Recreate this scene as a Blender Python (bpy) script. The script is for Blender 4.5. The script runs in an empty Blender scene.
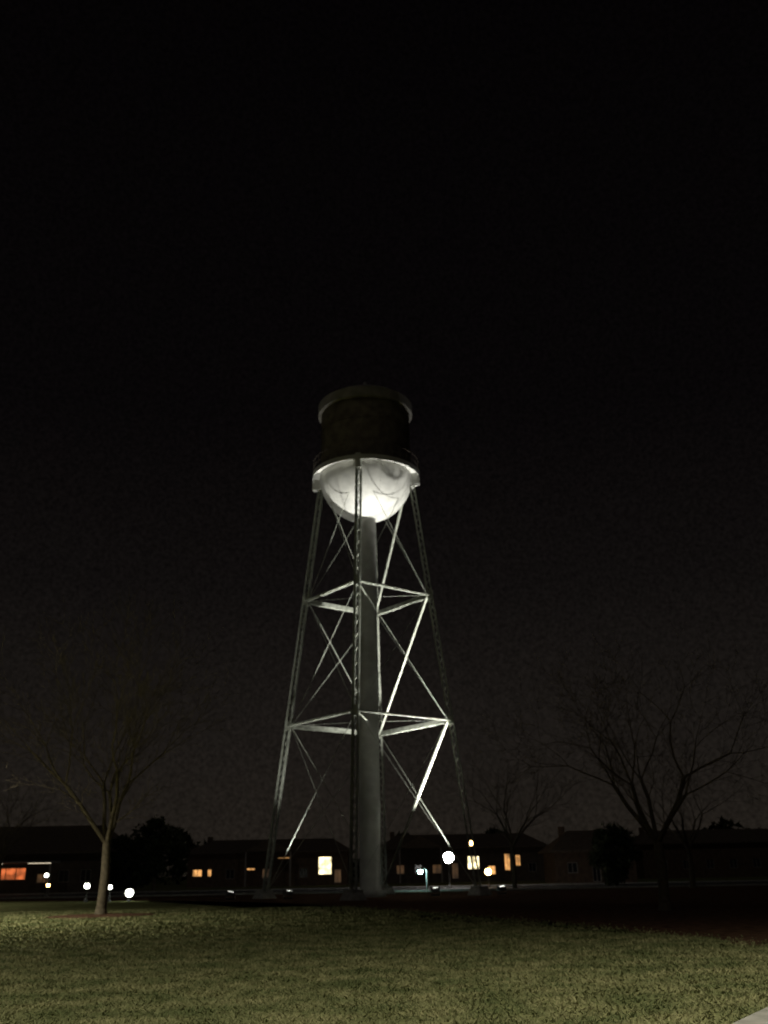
import bpy, math, random
import numpy as np
from mathutils import Vector, Matrix
random.seed(7); rng=np.random.default_rng(7)
S=bpy.context.scene
S.view_settings.view_transform='Standard'; S.view_settings.look='None'; S.view_settings.exposure=0
R=math.radians

# ---------------------------------------------------------------- materials
def mat(name,c1,c2=None,scale=5,rough=.7,metal=0,bump=0,detail=6,bscale=None,emit=None,es=0,lo=.35,hi=.65,evar=False,spec=.5):
    m=bpy.data.materials.new(name); m.use_nodes=True
    nt=m.node_tree; b=nt.nodes['Principled BSDF']
    b.inputs['Roughness'].default_value=rough; b.inputs['Metallic'].default_value=metal; b.inputs['Specular IOR Level'].default_value=spec
    tc=nt.nodes.new('ShaderNodeTexCoord')
    n=nt.nodes.new('ShaderNodeTexNoise'); n.inputs['Scale'].default_value=scale; n.inputs['Detail'].default_value=detail
    nt.links.new(tc.outputs['Object'],n.inputs['Vector'])
    r=nt.nodes.new('ShaderNodeValToRGB'); c2=c2 or tuple(x*.7 for x in c1)
    r.color_ramp.elements[0].color=(*c1,1); r.color_ramp.elements[1].color=(*c2,1)
    r.color_ramp.elements[0].position=lo; r.color_ramp.elements[1].position=hi
    nt.links.new(n.outputs['Fac'],r.inputs['Fac']); nt.links.new(r.outputs['Color'],b.inputs['Base Color'])
    if bump:
        n2=nt.nodes.new('ShaderNodeTexNoise'); n2.inputs['Scale'].default_value=bscale or scale*4
        nt.links.new(tc.outputs['Object'],n2.inputs['Vector'])
        bp=nt.nodes.new('ShaderNodeBump'); bp.inputs['Strength'].default_value=bump; bp.inputs['Distance'].default_value=.05
        nt.links.new(n2.outputs['Fac'],bp.inputs['Height']); nt.links.new(bp.outputs['Normal'],b.inputs['Normal'])
    if emit:
        b.inputs['Emission Color'].default_value=(*emit,1); b.inputs['Emission Strength'].default_value=es
        if evar:
            n3=nt.nodes.new('ShaderNodeTexNoise'); n3.inputs['Scale'].default_value=1.1; n3.inputs['Detail'].default_value=2
            nt.links.new(tc.outputs['Object'],n3.inputs['Vector'])
            mr=nt.nodes.new('ShaderNodeMapRange'); mr.inputs['From Min'].default_value=.35; mr.inputs['From Max'].default_value=.65
            mr.inputs['To Min'].default_value=es*.3; mr.inputs['To Max'].default_value=es*1.5
            nt.links.new(n3.outputs['Fac'],mr.inputs['Value']); nt.links.new(mr.outputs[0],b.inputs['Emission Strength'])
    return m
def emi(name,c,s,evar=False): return mat(name,(.5,.5,.5),emit=c,es=s,evar=evar)

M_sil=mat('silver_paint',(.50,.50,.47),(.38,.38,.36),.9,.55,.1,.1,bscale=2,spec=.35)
M_riser=mat('riser_paint',(.34,.34,.32),(.24,.24,.225),.9,.6,.1,.1,bscale=2,spec=.3)
M_steel=mat('steel_paint',(.33,.35,.30),(.20,.21,.18),3,.8,0,spec=.1)
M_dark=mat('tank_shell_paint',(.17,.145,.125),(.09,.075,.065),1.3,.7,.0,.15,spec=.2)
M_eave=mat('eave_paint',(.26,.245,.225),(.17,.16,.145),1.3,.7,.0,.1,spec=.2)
M_conc=mat('concrete',(.30,.29,.27),(.20,.195,.18),3,.9,0,.2)
M_bark=mat('bark',(.12,.10,.07),(.07,.057,.04),6,.9,0,.5,spec=.1)
M_twig=mat('twig_bark',(.15,.125,.095),(.10,.08,.06),6,.9,spec=.1)
M_leaf=mat('evergreen_leaf',(.03,.04,.018),(.05,.06,.028),2,.8,spec=.1)
M_brick=mat('brick',(.13,.09,.062),(.08,.055,.04),2,.9,spec=.2)
M_brick2=mat('siding',(.11,.088,.07),(.07,.056,.045),1.5,.9,spec=.2)
M_roof=mat('roof_shingle',(.14,.11,.085),(.08,.062,.05),4,.9,spec=.1)
M_trim=mat('trim_paint',(.30,.28,.26),(.22,.21,.2),3,.7)
M_glass=mat('dark_glass',(.02,.02,.025),(.03,.03,.03),2,.15)
M_pole=mat('pole_metal',(.08,.08,.08),(.06,.06,.06),4,.5,.5)
M_palepole=mat('pale_pole_paint',(.6,.6,.57),(.5,.5,.48),4,.5)
M_asph=mat('asphalt',(.055,.052,.05),(.04,.038,.036),6,.9,0,.3)
E_white=emi('lamp_white',(1,.97,.95),70)
E_white2=emi('lamp_white_small',(.95,1,.85),12)
E_cyan=emi('lamp_cool',(.55,1,.95),60)
E_cyans=emi('lamp_cool_small',(.55,1,.9),4)
E_warm=emi('lamp_warm',(1,.60,.2),20)
E_win=emi('window_lit',(1,.84,.46),2.6,True)
E_winw=emi('window_lit_warm',(1,.48,.15),.85,True)
E_windim=emi('window_dim',(1,.5,.2),.06,True)
E_or=emi('storefront_glow',(1,.22,.06),.55,True)
E_strip=emi('canopy_strip_light',(1,.85,.6),1.2)
E_flood=emi('flood_lens',(1,1,.9),4)

# ---------------------------------------------------------------- mesh builder
class MB:
    def __init__(s): s.v=[]; s.f=[]
    def add(s,vs,fs):
        o=len(s.v); s.v+= [tuple(v) for v in vs]; s.f+=[tuple(i+o for i in f) for f in fs]
    def box(s,x0,x1,y0,y1,z0,z1):
        s.add([(x0,y0,z0),(x1,y0,z0),(x1,y1,z0),(x0,y1,z0),(x0,y0,z1),(x1,y0,z1),(x1,y1,z1),(x0,y1,z1)],
              [(0,3,2,1),(4,5,6,7),(0,1,5,4),(1,2,6,5),(2,3,7,6),(3,0,4,7)])
    def beam(s,a,b,w,h,ref=None):
        a=Vector(a);b=Vector(b);d=(b-a).normalized()
        ref=Vector(ref) if ref is not None else (Vector((0,0,1)) if abs(d.z)<.9 else Vector((1,0,0)))
        u=d.cross(ref).normalized(); v=u.cross(d).normalized()
        P=[]
        for p in (a,b):
            for i,j in((-1,-1),(1,-1),(1,1),(-1,1)): P.append(p+u*(i*w/2)+v*(j*h/2))
        s.add(P,[(0,3,2,1),(4,5,6,7),(0,1,5,4),(1,2,6,5),(2,3,7,6),(3,0,4,7)])
    def tube(s,a,b,ra,rb,n=8,cap=True):
        a=Vector(a);b=Vector(b);d=(b-a).normalized()
        ref=Vector((0,0,1)) if abs(d.z)<.9 else Vector((1,0,0))
        u=d.cross(ref).normalized(); v=u.cross(d)
        P=[]
        for p,r in((a,ra),(b,rb)):
            for i in range(n):
                t=2*math.pi*i/n; P.append(p+u*math.cos(t)*r+v*math.sin(t)*r)
        F=[(i,(i+1)%n,n+(i+1)%n,n+i) for i in range(n)]
        if cap: F+=[tuple(range(n))[::-1],tuple(range(n,2*n))]
        s.add(P,F)
    def lathe(s,prof,n=64):
        P=[];m=len(prof)
        for i in range(n):
            t=2*math.pi*i/n
            for r,z in prof: P.append((r*math.cos(t),r*math.sin(t),z))
        F=[]
        for i in range(n):
            j=(i+1)%n
            for k in range(m-1): F.append((i*m+k,j*m+k,j*m+k+1,i*m+k+1))
        s.add(P,F)
    def obj(s,name,m,parent=None,smooth=False,loc=(0,0,0)):
        me=bpy.data.meshes.new(name); me.from_pydata(s.v,[],s.f); me.materials.append(m); me.update()
        if smooth: me.polygons.foreach_set('use_smooth',[True]*len(me.polygons))
        o=bpy.data.objects.new(name,me); S.collection.objects.link(o); o.location=loc
        if parent: o.parent=parent
        return o
def empty(name,loc=(0,0,0),rz=0):
    e=bpy.data.objects.new(name,None); S.collection.objects.link(e); e.location=loc; e.rotation_euler=(0,0,rz); return e

# ---------------------------------------------------------------- water tower
T=empty('water_tower',(-1.42,70,0))
ang={'near':R(-97),'right':R(-7),'far':R(83),'left':R(173)}
ztop=31.6
def rad(z): return 7.55+(3.62-7.55)*z/ztop
def lp(k,z,dr=0):
    r=rad(z)+dr; a=ang[k]; return Vector((r*math.cos(a),r*math.sin(a),z))
for k in ang:
    mb=MB(); a=ang[k]; ra=Vector((math.cos(a),math.sin(a),0)); ta=Vector((-math.sin(a),math.cos(a),0)); w=.16
    p0=lp(k,.5);p1=lp(k,ztop)
    for i in(-1,1):
        for j in(-1,1):
            o=ra*i*w+ta*j*w; mb.beam(p0+o,p1+o,.11,.11,ra)
    n=60
    for q in range(n):
        za=.5+(ztop-.5)*q/n; zb=.5+(ztop-.5)*(q+1)/n
        A=lp(k,za);B=lp(k,zb); sg=1 if q%2 else -1
        for i in(-1,1):
            mb.beam(A+ra*i*w+ta*sg*w,B+ra*i*w-ta*sg*w,.09,.02,ta)
            mb.beam(A+ta*i*w+ra*sg*w,B+ta*i*w-ra*sg*w,.09,.02,ra)
    for z in(11.9,21.45):
        c=lp(k,z); mb.beam(c-Vector((0,0,.35)),c+Vector((0,0,.35)),.42,.42,ra)
    mb.obj('leg_'+k,M_steel,T)
    mb=MB(); c=lp(k,0); mb.lathe([(0,.6),(.62,.6),(.62,.45),(.85,.05),(.85,-.3)],4); mb.obj('footing_'+k,M_conc,T,loc=(c.x,c.y,0))
order=['near','right','far','left']
mb=MB(); rods=MB()
levels=[.6,11.9,21.45,31.3]
for i in range(4):
    a,b=order[i],order[(i+1)%4]
    for z in(11.9,21.45):
        A=lp(a,z);B=lp(b,z)
        off=(B-A).normalized().cross(Vector((0,0,1)))*.12
        hh_=.32 if 'far' in (a,b) else .12
        for s_ in(-1,1):
            mb.beam(A+off*s_,B+off*s_,.05,hh_)
        n=16
        for q in range(n):
            sg=1 if q%2 else -1
            for zz in(-hh_/2,hh_/2):
                P=A.lerp(B,q/n)+off*sg+Vector((0,0,zz));Q=A.lerp(B,(q+1)/n)-off*sg+Vector((0,0,zz)); mb.beam(P,Q,.05,.02)
    for l in range(3):
        z0,z1=levels[l],levels[l+1]
        big=(a=='right' and b=='far')
        rods.beam(lp(a,z0,-.2),lp(b,z1,-.2),.03,.03)
        if big: rods.beam(lp(a,z1,-.2),lp(b,z0,-.2),.15,.15)
        else: rods.beam(lp(a,z1,-.2),lp(b,z0,-.2),.03,.03)
    for z in(11.9,21.45):
        rods.beam(lp(a,z),Vector((0,0,z+.1)),.025,.025)
mb.obj('horizontal_struts',M_steel,T); rods.obj('diagonal_bracing_rods',M_steel,T)
mb=MB(); mb.lathe([(1.1,0),(1.1,.4),(.74,.45),(.74,28.4)],48); mb.obj('riser_pipe',M_riser,T,True)
mb=MB(); a=ang['near']; ta=Vector((-math.sin(a),math.cos(a),0))
for s_ in(-1,1): mb.beam(lp('near',1,.42)+ta*s_*.2,lp('near',31.6,.42)+ta*s_*.2,.04,.06)
z=1.2
while z<31.4:
    c=lp('near',z,.42); mb.beam(c-ta*.2,c+ta*.2,.03,.03); z+=.35
mb.obj('ladder',M_steel,T)
Rb=3.75;zc=31.65
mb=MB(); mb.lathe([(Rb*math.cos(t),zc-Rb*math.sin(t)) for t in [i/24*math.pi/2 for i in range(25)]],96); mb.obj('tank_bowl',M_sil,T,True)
mb=MB()
for k in range(14):
    th=2*math.pi*(k+.3)/14; pr=None
    for i in range(1,17):
        t=i/17*math.pi/2; r=(Rb+.003)*math.cos(t); p=Vector((r*math.cos(th),r*math.sin(th),zc-(Rb+.003)*math.sin(t)))
        if pr: mb.beam(pr,p,.05,.02)
        pr=p
mb.obj('bowl_seams',M_sil,T)
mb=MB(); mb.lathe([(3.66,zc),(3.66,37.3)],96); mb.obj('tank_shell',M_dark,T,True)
mb=MB()
for z in(33.5,35.4): mb.lathe([(3.661,z-.05),(3.69,z-.04),(3.69,z+.04),(3.661,z+.05)],96)
mb.obj('shell_seams',M_dark,T)
mb=MB(); mb.lathe([(3.74,zc-.02),(4.25,zc-.02),(4.25,zc-.22),(4.34,zc-.26),(4.34,zc+.14),(3.7,zc+.14)],96); mb.obj('balcony',M_sil,T)
mb=MB()
for k in range(36):
    th=2*math.pi*k/36; c=Vector((4.28*math.cos(th),4.28*math.sin(th),zc+.14)); mb.beam(c,c+Vector((0,0,1.05)),.04,.04)
for z in(.6,1.15): mb.lathe([(4.26,zc+z),(4.30,zc+z),(4.30,zc+z+.04),(4.26,zc+z+.04),(4.26,zc+z)],96)
mb.obj('balcony_railing',M_dark,T)
for k in ang:
    a=ang[k]; mb=MB(); c=Vector((3.98*math.cos(a),3.98*math.sin(a),zc)); s_=.42 if k in('near','far') else .6
    mb.beam(c-Vector((0,0,.9)),c+Vector((0,0,.3)),s_,s_+.2,Vector((math.cos(a),math.sin(a),0))); mb.obj('leg_seat_'+k,M_sil,T)
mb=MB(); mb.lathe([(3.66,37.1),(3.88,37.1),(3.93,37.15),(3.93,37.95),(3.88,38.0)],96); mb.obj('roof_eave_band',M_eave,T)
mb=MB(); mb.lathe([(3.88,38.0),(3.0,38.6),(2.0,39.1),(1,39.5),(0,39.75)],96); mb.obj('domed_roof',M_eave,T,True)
mb=MB(); mb.lathe([(0,40.5),(.12,40.4),(.2,40.2),(.12,40),(.05,39.9),(.05,39.6)],16); mb.obj('roof_finial',M_sil,T,True)

# floodlights at the foot of the tower, plus two added rim lights
def flood(loc,target,power,size,col=(1,.98,.9),blend=1):
    e=empty('floodlight',loc); d=(Vector(target)-Vector(loc)).normalized()
    q=d.to_track_quat('-Z','Y')
    mb=MB(); mb.box(-.3,.3,-.05,.05,-.5,-.4); mb.box(-.32,-.28,-.05,.05,-.4,.1); mb.box(.28,.32,-.05,.05,-.4,.1); mb.obj('yoke',M_pole,e)
    mb=MB(); mb.box(-.26,.26,-.2,.2,-.02,.25); mb.box(-.3,.3,-.24,-.2,-.08,.2); mb.box(-.3,.3,.2,.24,-.08,.2)
    o=mb.obj('housing',M_pole,e); o.rotation_mode='QUATERNION'; o.rotation_quaternion=q
    mb=MB(); mb.box(-.24,.24,-.18,.18,-.03,-.025); o=mb.obj('lens',E_flood,e); o.rotation_mode='QUATERNION'; o.rotation_quaternion=q
    l=bpy.data.lights.new('flood_beam','SPOT'); l.energy=power; l.spot_size=R(size); l.spot_blend=blend; l.color=col; l.shadow_soft_size=.15
    lo=bpy.data.objects.new('flood_beam',l); S.collection.objects.link(lo); lo.parent=e; lo.location=d*.1; lo.rotation_mode='QUATERNION'; lo.rotation_quaternion=q
tx,ty=-1.42,70
flood((tx+4.5,ty-.1,.5),(tx+1.2,ty-.4,31),96000,70)
flood((tx-5.6,ty-1.6,.5),(tx-3.6,ty-.4,31),8500,52)
flood((tx+9.2,ty+.8,.5),(tx+4.7,ty,32.5),12000,18)  # extra narrow beam, added to brighten the right ends of rim and eave
flood((tx-9.6,ty-.8,.5),(tx-5,ty,31.5),10000,17)  # extra narrow beam, added to brighten the left rim end

# ---------------------------------------------------------------- ground
def ground_mat():
    m=bpy.data.materials.new('grass_ground'); m.use_nodes=True; nt=m.node_tree; b=nt.nodes['Principled BSDF']; b.inputs['Roughness'].default_value=1
    b.inputs['Specular IOR Level'].default_value=0
    tc=nt.nodes.new('ShaderNodeTexCoord')
    def noise(sc,de=5):
        n=nt.nodes.new('ShaderNodeTexNoise'); n.inputs['Scale'].default_value=sc; n.inputs['Detail'].default_value=de
        nt.links.new(tc.outputs['Object'],n.inputs['Vector']); return n
    n1=noise(.35);n2=noise(9,8);n3=noise(1.8,6)
    def mul(a,k):
        x=nt.nodes.new('ShaderNodeMath');x.operation='MULTIPLY';x.inputs[1].default_value=k;nt.links.new(a,x.inputs[0]);return x.outputs[0]
    def add(a,c):
        x=nt.nodes.new('ShaderNodeMath');x.operation='ADD';nt.links.new(a,x.inputs[0]);nt.links.new(c,x.inputs[1]);return x.outputs[0]
    f=add(add(mul(n1.outputs[0],.4),mul(n2.outputs[0],.25)),mul(n3.outputs[0],.35))
    r=nt.nodes.new('ShaderNodeValToRGB'); E=r.color_ramp.elements
    E[0].position=.38;E[0].color=(.070,.084,.034,1);E[1].position=.64;E[1].color=(.225,.215,.11,1)
    x=E.new(.5);x.color=(.14,.145,.066,1)
    nt.links.new(f,r.inputs['Fac']); nt.links.new(r.outputs['Color'],b.inputs['Base Color'])
    bp=nt.nodes.new('ShaderNodeBump'); bp.inputs['Strength'].default_value=.6; bp.inputs['Distance'].default_value=.05
    nt.links.new(n2.outputs[0],bp.inputs['Height']); nt.links.new(bp.outputs['Normal'],b.inputs['Normal'])
    return m
M_grass=ground_mat()
mb=MB(); mb.add([(-1500,-1500,0),(1500,-1500,0),(1500,1500,0),(-1500,1500,0)],[(0,1,2,3)]); mb.obj('grass_ground',M_grass)
M_litter=mat('leaf_litter',(.045,.026,.018),(.10,.057,.038),3,1,0,.6,bscale=12,spec=0)
edge=[(16,3),(11.5,10),(8.4,20.8),(5.3,31.3),(1.4,42),(-3.5,54),(-9.5,64),(-17,71),(-32,78),(-70,80)]
ex_y=[p[1] for p in edge]; ex_x=[p[0] for p in edge]
pts=[]
for (a,b),(c,d) in zip(edge[:-1],edge[1:]):
    L=math.hypot(c-a,d-b); n=max(2,int(L/.25))
    for i in range(n):
        t=i/n; pts.append((a+(c-a)*t+rng.normal()*.12+.3*math.sin(i*.37+a),b+(d-b)*t+rng.normal()*.35))
import bmesh
bm=bmesh.new(); vs=[bm.verts.new((x,y,.004)) for x,y in pts+[(-70,85),(90,85),(90,3)]]; fc=bm.faces.new(vs); bmesh.ops.triangulate(bm,faces=[fc]); bmesh.ops.recalc_face_normals(bm,faces=bm.faces)
me=bpy.data.meshes.new('leaf_litter_ground'); bm.to_mesh(me); me.materials.append(M_litter); o=bpy.data.objects.new('leaf_litter_ground',me); S.collection.objects.link(o)
mb=MB(); mb.box(-90,90,86,108,-.2,.006); mb.obj('parking_lot',M_asph)
mb=MB(); mb.box(-90,90,85.6,85.99,-.2,.13); mb.box(-90,90,108.01,108.4,-.2,.13); mb.obj('kerb',M_conc)
mb=MB()
for i in range(-30,31): mb.box(i*2.8-.05,i*2.8+.05,102.5,107.5,.008,.010)
mb.obj('parking_line_markings',mat('line_paint',(.7,.7,.68),(.5,.5,.48),4))
mb=MB(); L=[(1.6,8.3),(3.7,11.4),(4.6,12.7),(6.2,14.6),(9,16.6),(14,18.4),(25,20)]
Pn=[]
for i,(x,y) in enumerate(L):
    a=L[max(0,i-1)];c=L[min(len(L)-1,i+1)]; d=Vector((c[0]-a[0],c[1]-a[1])).normalized(); Pn.append((x+d.y*1.6,y-d.x*1.6))
V=[(x,y,.03) for x,y in L]+[(x,y,.03) for x,y in Pn]+[(x,y,-.1) for x,y in L]
n=len(L); mb.add(V,[(i,n+i,n+i+1,i+1) for i in range(n-1)]+[(i,i+1,2*n+i+1,2*n+i) for i in range(n-1)]); mb.obj('footpath',M_conc)

# grass blades
N=190000
y=10+ (rng.random(N)**1.3)*42; x=(rng.random(N)*2-1)*(.44*y+2)
ex=np.interp(y,ex_y,ex_x)
px_=np.interp(y,[8.3,11.4,12.7,14.6,16.6],[1.6,3.7,4.6,6.2,9])
keep=(x<ex+rng.normal(size=N)*.6)&((x<px_-.02+rng.random(N)*.08)|(y>16.6))&~(((x+12.9)**2+(y-45)**2)<2.5**2)
x=x[keep];y=y[keep];N=len(x)
h=(.015+.04*rng.random(N))*(1+.012*(y-10)); w=.007+.0006*y; t=rng.random(N)*2*np.pi; lx=rng.normal(size=N)*.04; ly=rng.normal(size=N)*.04
co=np.zeros((N,3,3)); co[:,0,0]=x-np.cos(t)*w;co[:,0,1]=y-np.sin(t)*w;co[:,1,0]=x+np.cos(t)*w;co[:,1,1]=y+np.sin(t)*w;co[:,2,0]=x+lx;co[:,2,1]=y+ly;co[:,2,2]=h
me=bpy.data.meshes.new('grass_blades'); me.vertices.add(3*N); me.vertices.foreach_set('co',co.ravel()); me.loops.add(3*N); me.loops.foreach_set('vertex_index',np.arange(3*N,dtype=np.int32))
me.polygons.add(N); me.polygons.foreach_set('loop_start',np.arange(0,3*N,3,dtype=np.int32)); me.update(calc_edges=True)
me.materials.append(mat('grass_blade',(.080,.095,.040),(.205,.197,.10),1.1,.9,lo=.38,hi=.62,spec=.1)); o=bpy.data.objects.new('grass_blades',me); S.collection.objects.link(o)

# ---------------------------------------------------------------- trees
def bare_tree(name,loc,height,trunk_r,fork,seed,depth=6,lean=.0,spread=1.0):
    rd=random.Random(seed); e=empty(name,loc); tr=MB(); tw=MB()
    def seg(p,d,L,r,lev):
        n=3 if lev<4 else 2
        for i in range(n):
            d2=(d+Vector((rd.gauss(0,.12),rd.gauss(0,.12),rd.gauss(0,.07)+.03))).normalized()
            q=p+d2*(L/n); r2=r*(.90 if n==3 else .84)
            (tr if lev<2 else tw).tube(p-d2*r*.3,q,r,r2,8 if lev<2 else (5 if lev<4 else 3),False)
            if lev>=1 and lev<depth and rd.random()<.7:
                grow(q,d2,L*.55,r2*.5,lev+1+(1 if lev<3 else 0),1)
            p,d,r=q,d2,r2
        if lev<depth: grow(p,d,L,r,lev+1,rd.choice((2,3)) if lev>0 else 4)
    def grow(p,d,L,r,lev,k):
        if lev>depth: return
        a0=rd.random()*6.28
        for i in range(k):
            a=a0+i*6.28/k+rd.gauss(0,.3)
            u=d.orthogonal().normalized(); v=d.cross(u); ti=R(rd.uniform(18,44))*spread
            nd=(d*math.cos(ti)+(u*math.cos(a)+v*math.sin(a))*math.sin(ti)).normalized()
            seg(p,nd,L*rd.uniform(.66,.88),max(.006,r*rd.uniform(.50,.66)),lev)
    tr.tube((0,0,-.1),(0,0,.35),trunk_r*1.5,trunk_r*1.05,10,False)
    p=Vector((0,0,.3)); top=Vector((lean,0,fork))
    tr.tube(p,p.lerp(top,.5)+Vector((.05,0,0)),trunk_r*1.07,trunk_r*.92,10,False); tr.tube(p.lerp(top,.49)+Vector((.05,0,0)),top,trunk_r*.93,trunk_r*.82,10,False)
    grow(top-Vector((0,0,.1)),Vector((lean*.1,0,1)).normalized(),(height-fork)*.36,trunk_r*.9,1,5)
    tr.obj('trunk_and_limbs',M_bark,e,True); tw.obj('twigs',M_twig,e)
    return e
bare_tree('bare_tree',(-12.9,45,0),14,.22,3.1,14,spread=.85)
bare_tree('bare_tree',(10.8,40,0),12.5,.20,2.6,11,spread=1.1)
bare_tree('bare_tree',(10.6,86,0),14,.20,3.5,21,5)
bare_tree('bare_tree',(24,80,0),13,.20,3,5,5)
bare_tree('bare_tree',(-33,84,0),12,.20,3,31,5)
mb=MB(); mb.lathe([(0,.08),(1.4,.06),(2.3,.02),(2.6,-.02)],40); mb.obj('mulch_bed',M_litter,None,True,(-12.9,45,0))
def evergreen(name,loc,h,r,seed,n=9000):
    g=np.random.default_rng(seed); e=empty(name,loc)
    mb=MB(); mb.tube((0,0,-.1),(0,0,h*.7),.22,.08,8)
    for i in range(14):
        a=i*2.4; z=h*(.2+.04*i); mb.tube((0,0,z),(math.cos(a)*r*.7,math.sin(a)*r*.7,z+.6),.07,.02,5)
    mb.obj('trunk',M_bark,e)
    K=46; c=[]
    for i in range(K):
        z=h*(.12+.8*g.random()); f=math.sin(math.pi*min(1,(z/h)*.85+.12))**.7; a=g.random()*6.28; rr=r*f*math.sqrt(g.random())*.85
        c.append((rr*math.cos(a),rr*math.sin(a),z,.5+.6*g.random()))
    c=np.array(c); i=g.integers(0,K,n); d=g.normal(size=(n,3)); d/=np.linalg.norm(d,axis=1)[:,None]
    p=c[i,:3]+d*(c[i,3]*g.random(n)**.4)[:,None]
    A=g.normal(size=(n,3))*.13;B=g.normal(size=(n,3))*.13
    V=np.stack([p-A,p+B,p+A],1).reshape(-1,3)
    me=bpy.data.meshes.new('foliage'); me.from_pydata(V.tolist(),[],[(3*k,3*k+1,3*k+2) for k in range(n)]); me.materials.append(M_leaf)
    o=bpy.data.objects.new('foliage',me); S.collection.objects.link(o); o.parent=e
evergreen('evergreen_tree',(-26,110,0),7.8,4.2,1)
evergreen('evergreen_tree',(-30.5,113,0),6,3,2,6000)
evergreen('evergreen_tree',(22,98,0),5.4,2.6,4,6000)
g=np.random.default_rng(9); n=26000; xx=g.uniform(-150,150,n)
hh=5.5+2.2*np.sin(xx*.11)+1.6*np.sin(xx*.29+1)+1.2*np.sin(xx*.7); zz=hh*g.random(n)**.6; yy=195+g.normal(size=n)*3
p=np.stack([xx,yy,zz],1); A=g.normal(size=(n,3))*.45;B=g.normal(size=(n,3))*.45
V=np.stack([p-A,p+B,p+A],1).reshape(-1,3)
me=bpy.data.meshes.new('distant_trees'); me.from_pydata(V.tolist(),[],[(3*k,3*k+1,3*k+2) for k in range(n)]); me.materials.append(M_leaf)
o=bpy.data.objects.new('distant_trees',me); S.collection.objects.link(o)

# ---------------------------------------------------------------- buildings
def building(name,x0,x1,y0,depth,eave,ridge,wall,wins,hip=2.5,gables=()):
    cx=(x0+x1)/2; e=empty(name,(cx,y0,0)); W=(x1-x0)/2
    mb=MB()
    ws=sorted(wins,key=lambda q:q[0]); cur=-W; D=.3
    for X,z,w,h,m in ws:
        a=X-cx-w/2;b=X-cx+w/2
        if a>cur: mb.box(cur,a,0,D,-.2,eave)
        mb.box(a,b,0,D,-.2,z-h/2); mb.box(a,b,0,D,z+h/2,eave); cur=b
    mb.box(cur,W,0,D,-.2,eave)
    mb.box(-W,-W+D,D,depth,-.2,eave); mb.box(W-D,W,D,depth,-.2,eave); mb.box(-W+D,W-D,depth-D,depth,-.2,eave); mb.obj('walls',wall,e)
    fr=MB()
    by={}
    for X,z,w,h,m in ws:
        a=X-cx-w/2;b=X-cx+w/2
        by.setdefault(m.name,(m,MB()))[1].box(a,b,.16,.2,z-h/2,z+h/2)
        fr.box(a,a+.08,.06,.16,z-h/2,z+h/2);fr.box(b-.08,b,.06,.16,z-h/2,z+h/2);fr.box(a+.08,b-.08,.06,.16,z+h/2-.08,z+h/2);fr.box(a+.08,b-.08,-.05,.16,z-h/2,z-h/2+.08)
        k=max(2,round(w/1.0))
        for j in range(1,k):
            c=a+(b-a)*j/k; fr.box(c-.03,c+.03,.08,.157,z-h/2+.08,z+h/2-.08)
    fr.obj('window_frames',M_trim,e)
    for k,(m,b_) in by.items(): b_.obj('windows_'+k,m,e)
    o=.6; V=[(-W-o,-o,eave),(W+o,-o,eave),(W+o,depth+o,eave),(-W-o,depth+o,eave),(-W+hip,depth/2,ridge),(W-hip,depth/2,ridge)]
    V2=[(x,y,z-.2) for x,y,z in V[:4]]
    mb=MB(); mb.add(V+V2,[(0,1,5,4),(1,2,5),(2,3,4,5),(3,0,4),(0,6,7,1),(1,7,8,2),(2,8,9,3),(3,9,6,0),(6,9,8,7)]); mb.obj('roof',M_roof,e)
    for gx,gw,gh in gables:
        mb=MB(); a=gx-cx-gw/2;b=gx-cx+gw/2
        mb.add([(a,-2,eave-.05),(b,-2,eave-.05),((a+b)/2,-2,eave+gh),(a,3,eave-.05),(b,3,eave-.05),((a+b)/2,3,eave+gh)],[(0,1,2),(0,2,5,3),(1,4,5,2),(0,3,4,1)]); mb.obj('porch_gable_roof',M_roof,e)
        mb=MB()
        for q in(a+.3,b-.5): mb.box(q,q+.2,-1.8,-1.6,-.2,eave-.06)
        mb.obj('porch_posts',M_trim,e)
    mb=MB(); mb.box(-W+1.5,-W+2.2,depth*.5,depth*.5+.7,ridge-1.2,ridge+.5); mb.obj('chimney',M_brick,e)
    return e
G=M_glass
w1=[(-27.1,1.9,1.4,1.0,E_winw),(-25.4,1.9,.6,1.0,E_winw),(-22.5,1.7,1.2,1.3,G),(-19.6,2.3,1.2,.35,E_winw),(-17.4,1.7,1.2,1.3,E_windim),(-14.9,3.7,2.0,.22,E_winw),(-12.2,1.7,1.2,1.3,G),(-9.2,2.6,1.9,2.4,E_win),(-7.4,1.2,1.0,1.8,E_windim)]  # thin slit below the eave glows in place of a lit soffit
building('apartment_building',-28.5,-6,140,12,4.6,6.4,M_brick,w1,gables=((-17,7,1.6),))
w2=[(1.5,1.9,1.2,1.3,E_windim),(4.2,1.9,1.2,1.3,G),(7,1.9,1.4,1.3,E_windim),(9.7,1.6,1.0,2.2,E_windim),(12.5,2.7,1.8,1.9,E_win),(15.2,1.6,1.2,1.3,E_winw),(17.6,2.7,.9,2.4,E_winw),(19.2,2.9,.8,1.6,E_winw),(21.3,1.9,1.2,1.3,G)]
building('apartment_building',-1.5,23.5,150,12,4.9,7.0,M_brick2,w2,gables=((4.5,7,1.7),))
w3=[(-45.5,2.2,2.6,1.5,E_or),(-41.9,2.1,3.4,1.3,E_or),(-38.3,1.6,1.4,1.0,E_windim),(-36,1.8,1.2,1.3,G),(-33.6,1.8,1.2,1.3,G)]
b3=building('restaurant_building',-56,-31.5,110,14,4.3,7.4,M_brick2,w3)
mb=MB(); mb.box(-7,7.5,-3.2,-.7,3.15,3.35); mb.obj('canopy',M_trim,b3)
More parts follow.
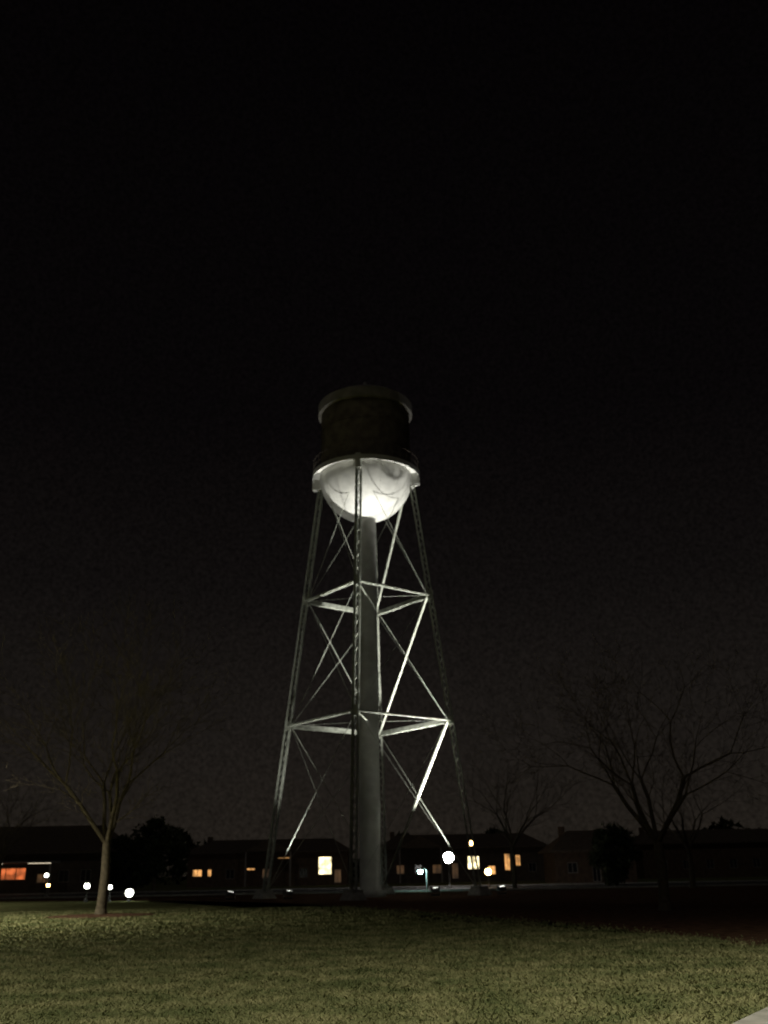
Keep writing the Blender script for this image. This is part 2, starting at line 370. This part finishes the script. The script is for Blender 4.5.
mb=MB(); mb.box(4.8,7.2,-3.1,-2.9,3.09,3.147); mb.box(-3,2,-3.1,-2.9,3.09,3.147); mb.obj('canopy_strip_lights',E_strip,b3)
mb=MB()
for q in(-6.8,0,7.2): mb.box(q-.1,q+.1,-3.1,-2.9,-.2,3.085)
mb.obj('canopy_posts',M_trim,b3)
building('brick_house',19.5,29,118,9,3.6,6,M_brick,[(21.5,1.7,1.2,1.2,G),(24.3,1.2,1,2.2,G),(27,1.7,1.2,1.2,G)])
building('apartment_building',-80,-58,150,12,5,7,M_brick,[(-75+i*3.5,1.9,1.2,1.3,G) for i in range(5)])
building('apartment_building',38,62,150,12,5,7,M_brick,[(41+i*3.5,1.9,1.2,1.3,G) for i in range(6)])

# ---------------------------------------------------------------- lamps
def globe_lamp(loc,h,m,r=.3,name='unseen_fill_mast',pm=None):
    pm=pm or M_pole
    e=empty(name,loc); s=min(1,h/1.6)
    mb=MB(); mb.lathe([(.16,-.05),(.16,.25*s),(.09,.3*s),(.055,.4*s),(.045,h-r-.08),(.12,h-r-.03),(.13,h-r+.02)],12); mb.obj('post',pm,e,True)
    mb=MB(); mb.lathe([(r*math.sin(t),h-r*math.cos(t)) for t in [math.pi*i/12 for i in range(13)]],20); mb.obj('globe',m,e,True)
    mb=MB(); mb.lathe([(0,h+r+.10),(.05,h+r+.06),(.1,h+r-.01),(.13,h+r-.03)],10); mb.obj('cap',M_pole,e)
globe_lamp((5.85,100,0),2.85,E_white,.5)
globe_lamp((9.9,121,0),4.7,E_warm,.28)
globe_lamp((9.75,100,0),1.45,E_warm,.33,'garden_lamp')
# hooded path lamp with pale post by the lit patch of kerb
e=empty('path_lamp',(3.05,84,0))
mb=MB(); mb.lathe([(.12,-.05),(.12,.1),(.09,.15),(.08,1.6)],12)
pr=Vector((0,0,1.6))
for i in range(1,9):
    a=math.pi*.75*i/8; q=Vector((-.3+.3*math.cos(a),0,1.6+.3*math.sin(a))); mb.tube(pr,q,.08,.08,8); pr=q
mb.obj('curved_post',M_palepole,e)
mb=MB(); mb.lathe([(0,.12),(.12,.1),(.24,0),(.26,-.05)],16); mb.obj('hood',M_palepole,e,loc=(-.55,0,1.74))
mb=MB(); mb.lathe([(.2*math.sin(t),-.2*math.cos(t)) for t in [math.pi*i/8 for i in range(9)]],14); mb.obj('bulb',E_cyan,e,True,(-.55,0,1.6))
globe_lamp((32.7,121,0),4.3,E_cyans,.30)
globe_lamp((-21.2,70,0),1.05,E_white2,.19,'garden_lamp')
globe_lamp((-19.6,70,0),.95,E_white2,.16,'garden_lamp')
globe_lamp((-18.2,70,0),.55,E_white2,.27,'garden_lamp')
globe_lamp((-31,90,0),1.85,E_white2,.18,'garden_lamp')
globe_lamp((-31.1,91,0),1.0,E_warm,.15,'garden_lamp')

def fill_mast(loc,h,aim,power,size=150,col=(1,.95,.74)):  # added masts out of view, put in to light the grass
    e=empty('unseen_fill_mast',loc); v=(Vector(aim)-Vector(loc)); v.z=0; v.normalize()
    mb=MB(); mb.lathe([(.22,-.05),(.22,.2),(.11,.3),(.07,h-.2),(0,h-.1)],12); mb.beam((0,0,h-.2),(v.x*1.8,v.y*1.8,h+.1),.07,.07); mb.obj('fill_mast',M_pole,e)
    mb=MB(); mb.beam((v.x*1.7,v.y*1.7,h+.12),(v.x*2.5,v.y*2.5,h+.12),.35,.16); mb.obj('fill_head',M_pole,e)
    mb=MB(); mb.beam((v.x*1.8,v.y*1.8,h+.02),(v.x*2.4,v.y*2.4,h+.02),.25,.03); mb.obj('fill_lens',E_flood,e)
    l=bpy.data.lights.new('fill_light','SPOT'); l.energy=power; l.spot_size=R(size); l.spot_blend=.6; l.color=col; l.shadow_soft_size=.2
    o=bpy.data.objects.new('fill_light',l); S.collection.objects.link(o); o.parent=e; o.location=(v.x*2.1,v.y*2.1,h-.05)
fill_mast((-18,2,0),11,(0,20,0),17000)
fill_mast((-24,34,0),10,(0,40,0),22000,148)
fill_mast((11,5,0),11,(-2,22,0),10500,150)
fill_mast((-40,60,0),9,(0,62,0),12000,146)

# ---------------------------------------------------------------- sky + moonlight
w=bpy.data.worlds.new('World'); S.world=w; w.use_nodes=True; nt=w.node_tree; nt.nodes.clear()
out=nt.nodes.new('ShaderNodeOutputWorld'); bg=nt.nodes.new('ShaderNodeBackground'); bg2=nt.nodes.new('ShaderNodeBackground'); ad=nt.nodes.new('ShaderNodeAddShader')
sky=nt.nodes.new('ShaderNodeTexSky'); sky.sky_type='NISHITA'; sky.sun_disc=False; sky.sun_elevation=R(50); sky.sun_rotation=R(200)
bg.inputs['Strength'].default_value=.00003; nt.links.new(sky.outputs[0],bg.inputs['Color'])
tc=nt.nodes.new('ShaderNodeTexCoord'); sp=nt.nodes.new('ShaderNodeSeparateXYZ'); nt.links.new(tc.outputs['Generated'],sp.inputs[0])
r=nt.nodes.new('ShaderNodeValToRGB'); nt.links.new(sp.outputs['Z'],r.inputs['Fac']); E=r.color_ramp.elements
E[0].position=0;E[0].color=(.0150,.0120,.0092,1);E[1].position=.8;E[1].color=(.0010,.0007,.0008,1)
for p_,c in((.12,(.0108,.0088,.0073,1)),(.28,(.0048,.0039,.0036,1)),(.45,(.0021,.0016,.0017,1))):
    x_=E.new(p_);x_.color=c
nz=nt.nodes.new('ShaderNodeTexNoise'); nz.inputs['Scale'].default_value=260; nz.inputs['Detail'].default_value=3; nt.links.new(tc.outputs['Generated'],nz.inputs['Vector'])
mr=nt.nodes.new('ShaderNodeMapRange'); mr.inputs['From Min'].default_value=.25; mr.inputs['From Max'].default_value=.75; mr.inputs['To Min'].default_value=.6; mr.inputs['To Max'].default_value=1.4
nt.links.new(nz.outputs['Fac'],mr.inputs['Value'])
nt.links.new(r.outputs['Color'],bg2.inputs['Color']); nt.links.new(mr.outputs[0],bg2.inputs['Strength'])
nt.links.new(bg.outputs[0],ad.inputs[0]); nt.links.new(bg2.outputs[0],ad.inputs[1]); nt.links.new(ad.outputs[0],out.inputs['Surface'])
l=bpy.data.lights.new('moonlight','SUN'); l.energy=.05; l.angle=R(.5); l.color=(1,.93,.85)
o=bpy.data.objects.new('moonlight',l); S.collection.objects.link(o); o.rotation_euler=(R(40),0,R(-20))

# ---------------------------------------------------------------- camera
c=bpy.data.cameras.new('camera'); c.sensor_fit='VERTICAL'; c.sensor_height=36; c.lens=32.8; c.clip_end=4000
c.dof.use_dof=True; c.dof.focus_distance=6; c.dof.aperture_fstop=2.4
co_=bpy.data.objects.new('camera',c); S.collection.objects.link(co_)
co_.matrix_world=Matrix.Translation((0,0,1.6))@Matrix.Rotation(R(90+21.1),4,'X')@Matrix.Rotation(R(-1.05),4,'Z')
S.camera=co_
